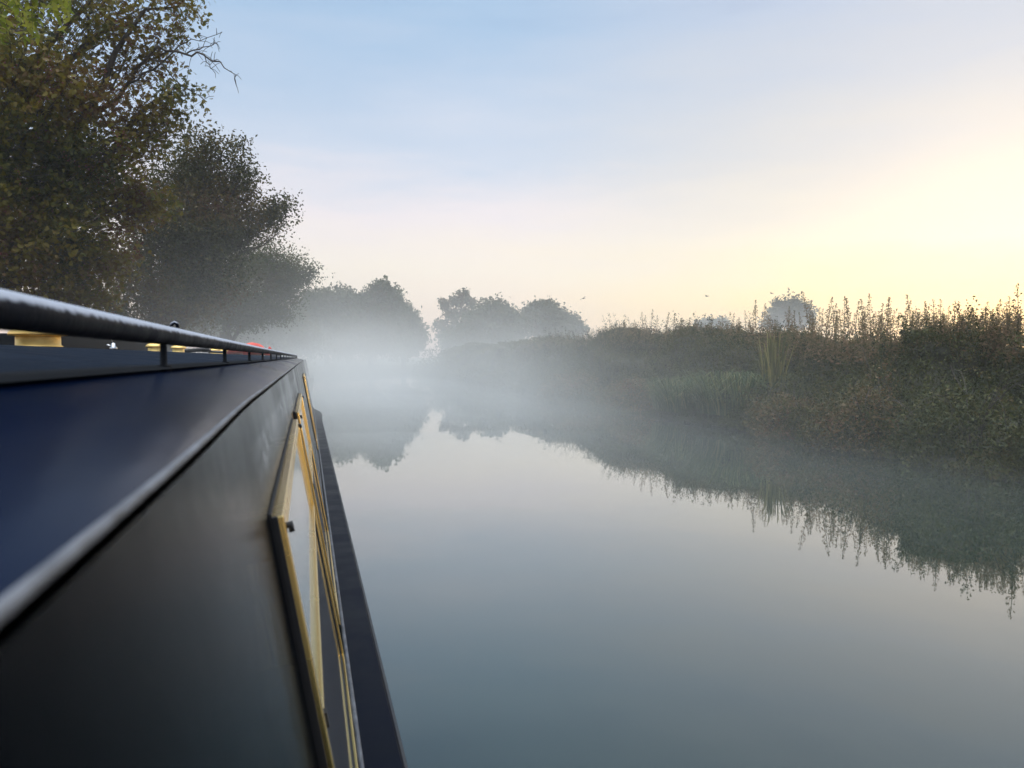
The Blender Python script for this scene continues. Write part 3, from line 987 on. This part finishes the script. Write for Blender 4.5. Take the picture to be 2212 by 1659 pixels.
far_tree('tree', 1180, D, [cl(1155, 675, D, 1.4, .6), cl(1180, 672, D, 1.5, .9), cl(1200, 688, D, 1.7, 1.2), cl(1225, 700, D, 1.4, 1.0), cl(1170, 700, D, 2.2, 1.5), cl(1140, 690, D, 1.2, .5), cl(1245, 712, D, 1.0, .6), cl(1200, 715, D, 2.2, 1.4)],
         'hazy rounded tree sloping down to the weeds of the right bank', .42, M['green_leaf'], 80, 24, .3, 26, .55, tw=.02)
D = 110
far_tree('tree', 1702, D, [cl(1688, 660, D, 1.2, .45), cl(1714, 652, D, 1.2, .5), cl(1733, 664, D, 1.1, .4), cl(1672, 674, D, 1.1, .4), cl(1705, 680, D, 2.2, .9), cl(1738, 690, D, 1.5, .5), cl(1668, 695, D, 1.5, .5), cl(1745, 675, D, .7, .2)],
         'pale rounded tree rising alone behind the weed spikes', .42, M['green_leaf'], 55, 18, .3, 27, .5, tw=.02)
D = 110
far_tree('shrub', 1530, D, [cl(1520, 707, D, 1.1, .5), cl(1545, 705, D, 1.2, .5), cl(1562, 711, D, .9, .4), cl(1540, 716, D, 1.6, .6)], 'small pale shrub peeping over the top of the right bank', .6, M['green_leaf'], 60, 20, .14, 28, .5, fork=1, tw=.02)

# ------------------------------------------------------------------ right bank vegetation
PA = np.array([-.15, .05, .45, .95, 1.25, 1.55, 1.9, 2.4, 3.2, 4.0])
PZ = np.array([.02, .26, .44, .56, .86, 1.42, 1.88, 2.0, 2.0, 1.7])


def bank_surface(y, s, inset=0.0):
    """Points on the lumpy surface of the thicket: low front over the water, a step back, then the tall face and its top."""
    k = s * (len(PA) - 1)
    i = np.clip(k.astype(int), 0, len(PA) - 2)
    f = k - i
    a = PA[i] * (1 - f) + PA[i + 1] * f
    z = PZ[i] * (1 - f) + PZ[i + 1] * f
    ht = np.array([hedge_top(v) for v in y]) / 1.92
    z = z * np.where(z > .75, ht, 1.0)
    q = np.c_[a * 1.1, y, z * 1.2]
    bump = (vnoise(q, 31, .9) - .5) * .85 + (vnoise(q, 32, 2.4) - .5) * .55
    x = np.array([Rx(v) for v in y]) + a - bump * .75 + inset * np.clip(1.6 - s * 1.6, .2, 1)
    z = z + bump * .34 - inset * np.clip(s * 1.6, .15, 1)
    return np.c_[x, y, z]


def bank_points(n, y0, y1, inner=.30, yp=1.0):
    y = y0 + (y1 - y0) * RNG.random(n) ** yp
    P = bank_surface(y, RNG.random(n), 0)
    d = inner * RNG.random(n) ** 2
    P[:, 0] += d * .8 + .03 * RNG.normal(size=n)
    P[:, 2] = np.maximum(.02, P[:, 2] - d * .5 + .04 * RNG.random(n))
    return P


P = bank_points(120000, 3.0, 26, .24, 1.25)
t1 = .6 * vnoise(P, 44, .8) + .22 * vnoise(P, 45, 3.0) + .25 * RNG.random(len(P))
tag(link('bank_weeds', leaf_mesh('bank_weeds', P, .085 * (.5 + .9 * RNG.random(len(P))), (OVAL[0] * np.array([.30, 1, 1]), OVAL[1]), t1, -.1, np.tile([[-.25, 0, 1.0]], (len(P), 1))), M['bank_leaf']),
    'upright grassy stems among the weeds of the right bank', kind='stuff')
P = bank_points(130000, 3.0, 24, .26, 1.25)
t1 = .6 * vnoise(P, 41, .8) + .22 * vnoise(P, 42, 3.0) + .25 * RNG.random(len(P))
tag(link('bank_weeds', leaf_mesh('bank_weeds', P, .038 * (.6 + .8 * RNG.random(len(P))), OVAL, t1, .5), M['bank_leaf']), 'dark mass of weeds and bramble covering the right bank', kind='stuff')
P = bank_points(70000, 24, 64, .3, 1.0)
t1 = .6 * vnoise(P, 41, .8) + .22 * vnoise(P, 42, 3.0) + .25 * RNG.random(len(P))
tag(link('bank_weeds', leaf_mesh('bank_weeds', P, .085 * (.6 + .8 * RNG.random(len(P))), OVAL, t1, .5), M['bank_leaf']), 'dark mass of weeds and bramble covering the right bank', kind='stuff')
# shoots and sprays sticking out of the face
n_ = 3600
S = bank_surface(4 + 26 * RNG.random(n_) ** 1.3, .08 + .78 * RNG.random(n_))
LPs, TN = [], []
for p in S:
    Ls = .14 + .50 * RNG.random() ** 2.2
    k = int(8 + 44 * Ls)
    d = Vector((-.28 + .3 * RNG.normal(), .3 * RNG.normal(), 1.0 + .3 * RNG.random())).normalized()
    tt = RNG.random(k)
    q = p + np.outer(tt * Ls, np.array(d)) + RNG.normal(size=(k, 3)) * .022
    q[:, 2] -= .35 * Ls * tt ** 2 * RNG.random()
    LPs.append(q)
    TN.append(np.full(k, RNG.random()) * .7 + .3 * RNG.random(k))
P = np.concatenate(LPs)
P[:, 2] = np.maximum(P[:, 2], .02)
tag(link('bank_weeds', leaf_mesh('bank_weeds', P, .036 * (.6 + .8 * RNG.random(len(P))), OVAL, np.concatenate(TN), .4), M['bank_leaf']), 'leafy sprays sticking out of the weeds on the right bank', kind='stuff')
# solid dark core added inside the thicket to block light
mb = MB()
ss = np.linspace(0, 1, 46)
mb.grid([bank_surface(np.full(46, y), ss, .16).tolist() for y in np.arange(2.6, 66, .2)])
tag(mb.obj('bank_core', M['soil'], None, True), 'dark solid core added inside the bank weeds to block light', kind='stuff')


def crest_z(y, a):
    return float(bank_surface(np.array([y]), np.array([np.interp(a, PA, np.linspace(0, 1, len(PA)))]))[0, 2])


# tall weeds standing up from the top of the bank, each its own plant
def spike_mesh(name, h, seed, leafy=1.0):
    rg = np.random.default_rng(seed)
    n = int(150 * h * leafy)
    z = h * (0.02 + .98 * rg.random(n) ** .9)
    rad = (.070 * (1 - z / h) ** .75 + .010) * (.5 + .8 * rg.random(n))
    a = rg.random(n) * 2 * math.pi
    bend = .05 * h * math.sin(seed)
    P = np.c_[rad * np.cos(a) + bend * (z / h) ** 2, rad * np.sin(a), z]
    al = np.c_[np.cos(a), np.sin(a), .35 - .9 * rg.random(n)]
    me = leaf_mesh(name, P, (.024 + .034 * (1 - z / h)) * (.7 + .6 * rg.random(n)), (OVAL[0] * np.array([.8, 1, 1]), OVAL[1]), rg.random(n), .4, al)
    bm = bmesh.new()
    bm.from_mesh(me)
    t = MB()
    t.tube([(0, 0, -.35), (0, 0, 0), (bend * .25, 0, h * .5), (bend, 0, h)], [.006, .005, .004, .0018], 5)
    vs = [bm.verts.new(v) for v in t.v]
    for f in t.f:
        try:
            bm.faces.new([vs[i] for i in f])
        except ValueError:
            pass
    bm.to_mesh(me)
    bm.free()
    me.materials.append(M['spike_leaf'])
    return me


SPK = [spike_mesh('weed_spike', h, 50 + i, lf) for i, (h, lf) in enumerate(((.30, 1.4), (.36, 1.3), (.42, 1.2), (.5, 1.15), (.58, 1.1), (.44, 1.6), (.36, 1.8), (.26, 1.8)))]
spots = []
# (column px, tip y, depth range) read along the skyline
tips = [(1758, 626), (1745, 650), (1770, 640), (1780, 668), (1792, 655), (1805, 660), (1822, 640), (1838, 642), (1845, 650), (1858, 660), (1868, 645), (1880, 634), (1890, 655), (1900, 640), (1912, 642), (1921, 665),
        (1945, 648), (1955, 670), (1968, 672), (1975, 635), (1988, 655), (2000, 650), (2015, 646), (2030, 646), (2045, 660), (2058, 650), (2068, 648), (2085, 662), (2098, 668), (2110, 665), (2124, 650), (2135, 668), (2150, 645), (2165, 668), (2178, 652), (2188, 640),
        (2195, 605), (2205, 655), (1735, 672), (1715, 670), (1700, 680), (1660, 672), (1648, 652), (1625, 660), (1632, 648), (1610, 670), (1590, 685), (1575, 676), (1560, 682), (1545, 690), (1700, 662), (1668, 680), (1640, 676), (1600, 688),
        (1500, 690), (1475, 688), (1452, 676), (1430, 672), (1418, 680), (1405, 668), (1392, 672), (1398, 680), (1375, 690), (1350, 700), (1330, 704), (1466, 696), (1310, 708), (1290, 706), (1270, 712)]
for _ in range(110):
    q = 1700 + 512 * RNG.random()
    tips.append((q, 662 + 24 * RNG.random()))
for _ in range(40):
    q = 1290 + 400 * RNG.random()
    tips.append((q, 712 - .06 * (q - 1290) + 8 * RNG.random() - 4))
for i, (px, py) in enumerate(tips):
    # where this sight line crosses the crest of the bank
    k = (px - CXP) / FPX
    best = None
    for yv in np.arange(5, 45, .1):
        off = 2.3 + .5 * math.sin(i * 2.4)
        X = Rx(yv) + off
        u = (X * math.cos(YAW) - yv * math.sin(YAW)) / (X * math.sin(YAW) + yv * math.cos(YAW))
        if best is None or abs(u - k) < best[0]:
            best = (abs(u - k), yv, X)
    _, yv, X = best
    dep = X * math.sin(YAW) + yv * math.cos(YAW)
    tip_z = EYE + (VPY - py) / FPX * dep
    bz = crest_z(yv, X - Rx(yv)) - .04
    spots.append((px, X, yv, bz, max(.16, tip_z - bz)))
for i, (px, X, yv, bz, hh) in enumerate(spots):
    me = min(SPK, key=lambda m: abs(max(v.co.z for v in m.vertices[:400]) - hh) + .08 * RNG.random())
    o = bpy.data.objects.new('weed_spike', me)
    h0 = max(v.co.z for v in me.vertices)
    o.location = (X, yv, bz)
    s = hh / h0
    o.scale = (.55 + .45 * s, .55 + .45 * s, s)
    o.rotation_euler = (.11 * RNG.normal(), .11 * RNG.normal(), 6.28 * RNG.random())
    C.objects.link(o)
    if px == 2195:
        tag(o, 'tallest russet weed spike, standing against the brightest yellow sky', 'weed', 'weed spikes along the top of the right bank')
    elif px > 1700:
        tag(o, 'upright leafy weed spike in the sunlit dense row on the bank top', 'weed', 'weed spikes in the sunlit row')
    else:
        tag(o, 'darker weed spike in the sparse stretch nearer the dome shaped tree', 'weed', 'weed spikes in the sparse stretch')
# many short shoots fill the skyline between the spikes
n_ = 2600
yv = 4.6 + 26 * RNG.random(n_) ** 1.4
LPs = []
for v in yv:
    aa = 1.75 + 1.5 * RNG.random()
    X = Rx(v) + aa
    cz = crest_z(v, aa)
    h = .10 + .24 * RNG.random() ** 2
    k = int(16 + 40 * h)
    z = h * RNG.random(k)
    LPs.append(np.c_[X + .03 * RNG.normal(size=k), v + .03 * RNG.normal(size=k), cz - .08 + z])
P = np.concatenate(LPs)
tag(link('bank_shoots', leaf_mesh('bank_shoots', P, .034 * (.6 + .7 * RNG.random(len(P))), OVAL, RNG.random(len(P)), .3), M['spike_leaf']), 'short leafy shoots along the crest of the right bank', kind='stuff')


# bushes leaning over the water
def bush(px, y_off, y, r, label, m, leaf=.045, n=2600, seed=1, name='bramble_bush', cat='bush', lift=.28, arcs=10):
    X = Rx(y) + y_off
    root = empty(name, (X, y, .05), 0, label, cat)
    b = MB()
    P = []
    for k in range(arcs):
        a = 2 * math.pi * RNG.random()
        d = Vector((math.cos(a) * r[0], math.sin(a) * r[1], 0))
        h = r[2] * (.6 + .6 * RNG.random())
        pts = wander(bez(Vector((0, 0, 0)), d * .35 + Vector((0, 0, h * 1.7)), d * (.7 + .5 * RNG.random()) + Vector((0, 0, h * .55)), 7), .02)
        b.tube(pts, [.007 - .0007 * i for i in range(8)], 4, False)
    b.obj('stems', M['bark'], root)
    v = RNG.normal(size=(n, 3))
    v /= np.linalg.norm(v, axis=1)[:, None]
    v[:, 2] = np.abs(v[:, 2]) * 1.0 - .12
    rr = (.62 + .42 * RNG.random(n) ** .6) * (.72 + .55 * vnoise(v * 2 + seed, seed, 1.4))
    P = v * rr[:, None] * np.array(r)
    P[:, 2] = np.maximum(P[:, 2] + .05, -.02)
    tint = .5 * vnoise(P, seed, 2.5) + .5 * RNG.random(n)
    link('foliage', leaf_mesh('foliage', P, leaf * (.6 + .8 * RNG.random(n)), OVAL, tint, .5), m, root)
    return root


bush(0, .30, 7.0, (.75, 1.0, .95), 'olive bramble mound leaning over the water at the right edge of the frame', M['bank_leaf'], seed=61, n=3800)
bush(0, .28, 8.6, (.65, .8, .85), 'tawny bramble mound with the tallest orange sprays', M['bramble_leaf'], seed=62, n=3600)
bush(0, .95, 9.1, (.4, .5, 1.15), 'rust coloured upright bramble spray against the dark hedge', M['bramble_leaf'], seed=63, n=1300, arcs=5)
bush(0, .30, 10.2, (.62, .8, .72), 'brown mauve bramble mound between the tawny mound and the green grass', M['bramble_leaf'], seed=64, n=3200)
bush(0, .40, 11.4, (.5, .6, .62), 'dark leafy mound at the foot of the reed clump', M['bank_leaf'], seed=65, n=2600)
bush(0, .45, 16.8, (.7, 1.4, .75), 'long russet bush on the waterline beyond the green grass', M['bramble_leaf'], .055, seed=66, n=3000)
bush(0, .5, 20.5, (.8, 1.8, .8), 'hazy brown bush farther along the waterline', M['bramble_leaf'], .065, seed=67, n=3000)
bush(0, .5, 44, (1.5, 2.4, 1.7), 'misty round bush at the bend of the canal', M['bank_leaf'], .12, seed=68, n=3200)


def grass_clump(name, X, y, z, n, h, spread, label, cat, m, lean=.5, w=.010):
    b = MB()
    tint = []
    for k in range(n):
        a = 2 * math.pi * RNG.random()
        r0 = spread * math.sqrt(RNG.random())
        p = Vector((r0 * math.cos(a) * .7, r0 * math.sin(a), 0))
        hh = h * (.40 + .75 * RNG.random() ** 1.3)
        dr = Vector((math.cos(a) + .4 * RNG.normal(), math.sin(a) + .4 * RNG.normal(), 0)) * lean * hh * RNG.random()
        pts = [p, p + dr * .25 + Vector((0, 0, hh * .55)), p + dr * .65 + Vector((0, 0, hh * .9)), p + dr * 1.1 + Vector((0, 0, hh * (1.0 - .25 * lean)))]
        sdv = Vector((math.sin(a), -math.cos(a), 0)) * w
        rows = [[q - sdv * f, q + sdv * f] for q, f in zip(pts, (1, .9, .6, .12))]
        b.grid(rows)
        tint += [RNG.random()] * 8
    me = b.mesh(name)
    at_ = me.attributes.new('tint', 'FLOAT', 'POINT')
    at_.data.foreach_set('value', np.array(tint, np.float32))
    o = link(name, me, m)
    o.location = (X, y, z)
    return tag(o, label, cat)


grass_clump('grass_tussock', Rx(12.6) + .45, 12.6, .22, 1500, .78, .85, 'bright green grass tussock on the bank just left of the reed clump', 'grass clump', M['grass'], .8)
grass_clump('grass_tussock', Rx(14.4) + .35, 14.4, .15, 1500, .68, 1.0, 'bluish green tussock trailing into the water in thin mist', 'grass clump', M['grass'], .9)
grass_clump('reed_clump', Rx(11.9) + .75, 11.9, .35, 130, 1.28, .22, 'straw yellow upright reed clump, pale against the dark hedge', 'reeds', M['reed'], .25, .012)


# birds
def bird(px, py, d, span, roll, label, rz):
    p = at(px, py, d)
    b = MB()
    b.tube([(0, -.24, 0), (0, -.17, .008), (0, -.06, .012), (0, .06, .01), (0, .15, .014), (0, .19, .016), (0, .235, .012)], [.006, .035, .05, .05, .03, .028, .005], 8)
    for s in (-1, 1):
        b.add([(s * .03, .08, .02), (s * .24, .10, .09), (s * .5, -.02, .07), (s * .22, -.06, .08), (s * .03, -.08, .01),
               (s * .03, .08, .012), (s * .24, .10, .082), (s * .5, -.02, .066), (s * .22, -.06, .074), (s * .03, -.08, .003)],
              [(0, 1, 3, 4), (1, 2, 3), (5, 9, 8, 6), (6, 8, 7), (0, 5, 6, 1), (1, 6, 7, 2), (2, 7, 8, 3), (3, 8, 9, 4)])
    b.add([(-.02, -.2, .008), (.02, -.2, .008), (.05, -.33, .006), (-.05, -.33, .006), (-.02, -.2, .002), (.02, -.2, .002), (.05, -.33, .001), (-.05, -.33, .001)], [(0, 1, 2, 3), (7, 6, 5, 4), (0, 3, 7, 4), (1, 5, 6, 2), (3, 2, 6, 7)])
    o = b.obj('bird', M['bird'])
    o.location = p
    o.scale = (span,) * 3
    o.rotation_euler = (0, roll, rz)
    return tag(o, label, 'bird')


bird(1260, 645, 60, .68, -.5, 'small bird in flight above the hazy rounded trees', .3)
bird(1527, 640, 55, .62, .1, 'small bird in flight above the sparse weeds, left of the pale lone tree', .5)
bird(1667, 634, 60, .58, .2, 'small bird in flight just touching the top left of the pale lone tree', .4)


# ------------------------------------------------------------------ haze and mist
def box_mesh(name, *b):
    q = MB()
    q.box(*b)
    return q.mesh(name)


def air(name, me, density, color, aniso=0.2):
    m = bpy.data.materials.new(name)
    m.use_nodes = True
    t = m.node_tree
    t.nodes.clear()
    v = N(t, 'ShaderNodeVolumePrincipled')
    v.inputs['Color'].default_value = (*color, 1)
    v.inputs['Density'].default_value = density
    v.inputs['Anisotropy'].default_value = aniso
    out = N(t, 'ShaderNodeOutputMaterial')
    t.links.new(v.outputs[0], out.inputs['Volume'])
    return tag(link(name, me, m), kind='stuff'), t, v


air('haze', box_mesh('haze', -160, 220, -40, 260, -1.4, 30), .0011, (.97, .975, .985), .3)

# a hand's breadth of steam right on the water
air('mist', box_mesh('mist', .188, 6.75, -3, 46, .012, .20), .023, (.965, .975, .965))

# mist lying on the water: thickest over the canal ahead of the bow, thinning upwards
mist, t, v = air('mist', box_mesh('mist', -30, 70, -6, 118, .012, 7.5), 0, (.925, .93, .92), .25)
co = N(t, 'ShaderNodeTexCoord')
sp = N(t, 'ShaderNodeSeparateXYZ')
t.links.new(co.outputs['Object'], sp.inputs[0])
no = N(t, 'ShaderNodeTexNoise')
no.inputs['Scale'].default_value = .21
no.inputs['Detail'].default_value = 3
mpn = N(t, 'ShaderNodeMapping')
mpn.inputs['Scale'].default_value = (1, .7, 1.8)
t.links.new(co.outputs['Object'], mpn.inputs[0])
t.links.new(mpn.outputs[0], no.inputs['Vector'])
X_, Y_, Z_ = sp.outputs


def mm(op, a, b=None, clamp=False):
    return math_node(t, op, a, b, clamp)


def gauss(cx, sx, cy, sy, sz, amp):
    q = None
    for ax, c, s_ in ((X_, cx, sx), (Y_, cy, sy), (Z_, 0, sz)):
        e = mm('POWER', mm('ABSOLUTE', mm('DIVIDE', mm('SUBTRACT', ax, c), s_)), 2.0)
        q = e if q is None else mm('ADD', q, e)
    return mm('MULTIPLY', mm('EXPONENT', mm('MULTIPLY', q, -1.0)), amp)


tot = None
for g in MIST:
    e = gauss(*g)
    tot = e if tot is None else mm('ADD', tot, e)
nz = N(t, 'ShaderNodeMapRange')
nz.inputs['From Min'].default_value, nz.inputs['From Max'].default_value = .36, .66
nz.inputs['To Min'].default_value, nz.inputs['To Max'].default_value = .15, 1.9
t.links.new(no.outputs[0], nz.inputs['Value'])
t.links.new(mm('MULTIPLY', tot, nz.outputs[0]), v.inputs['Density'])
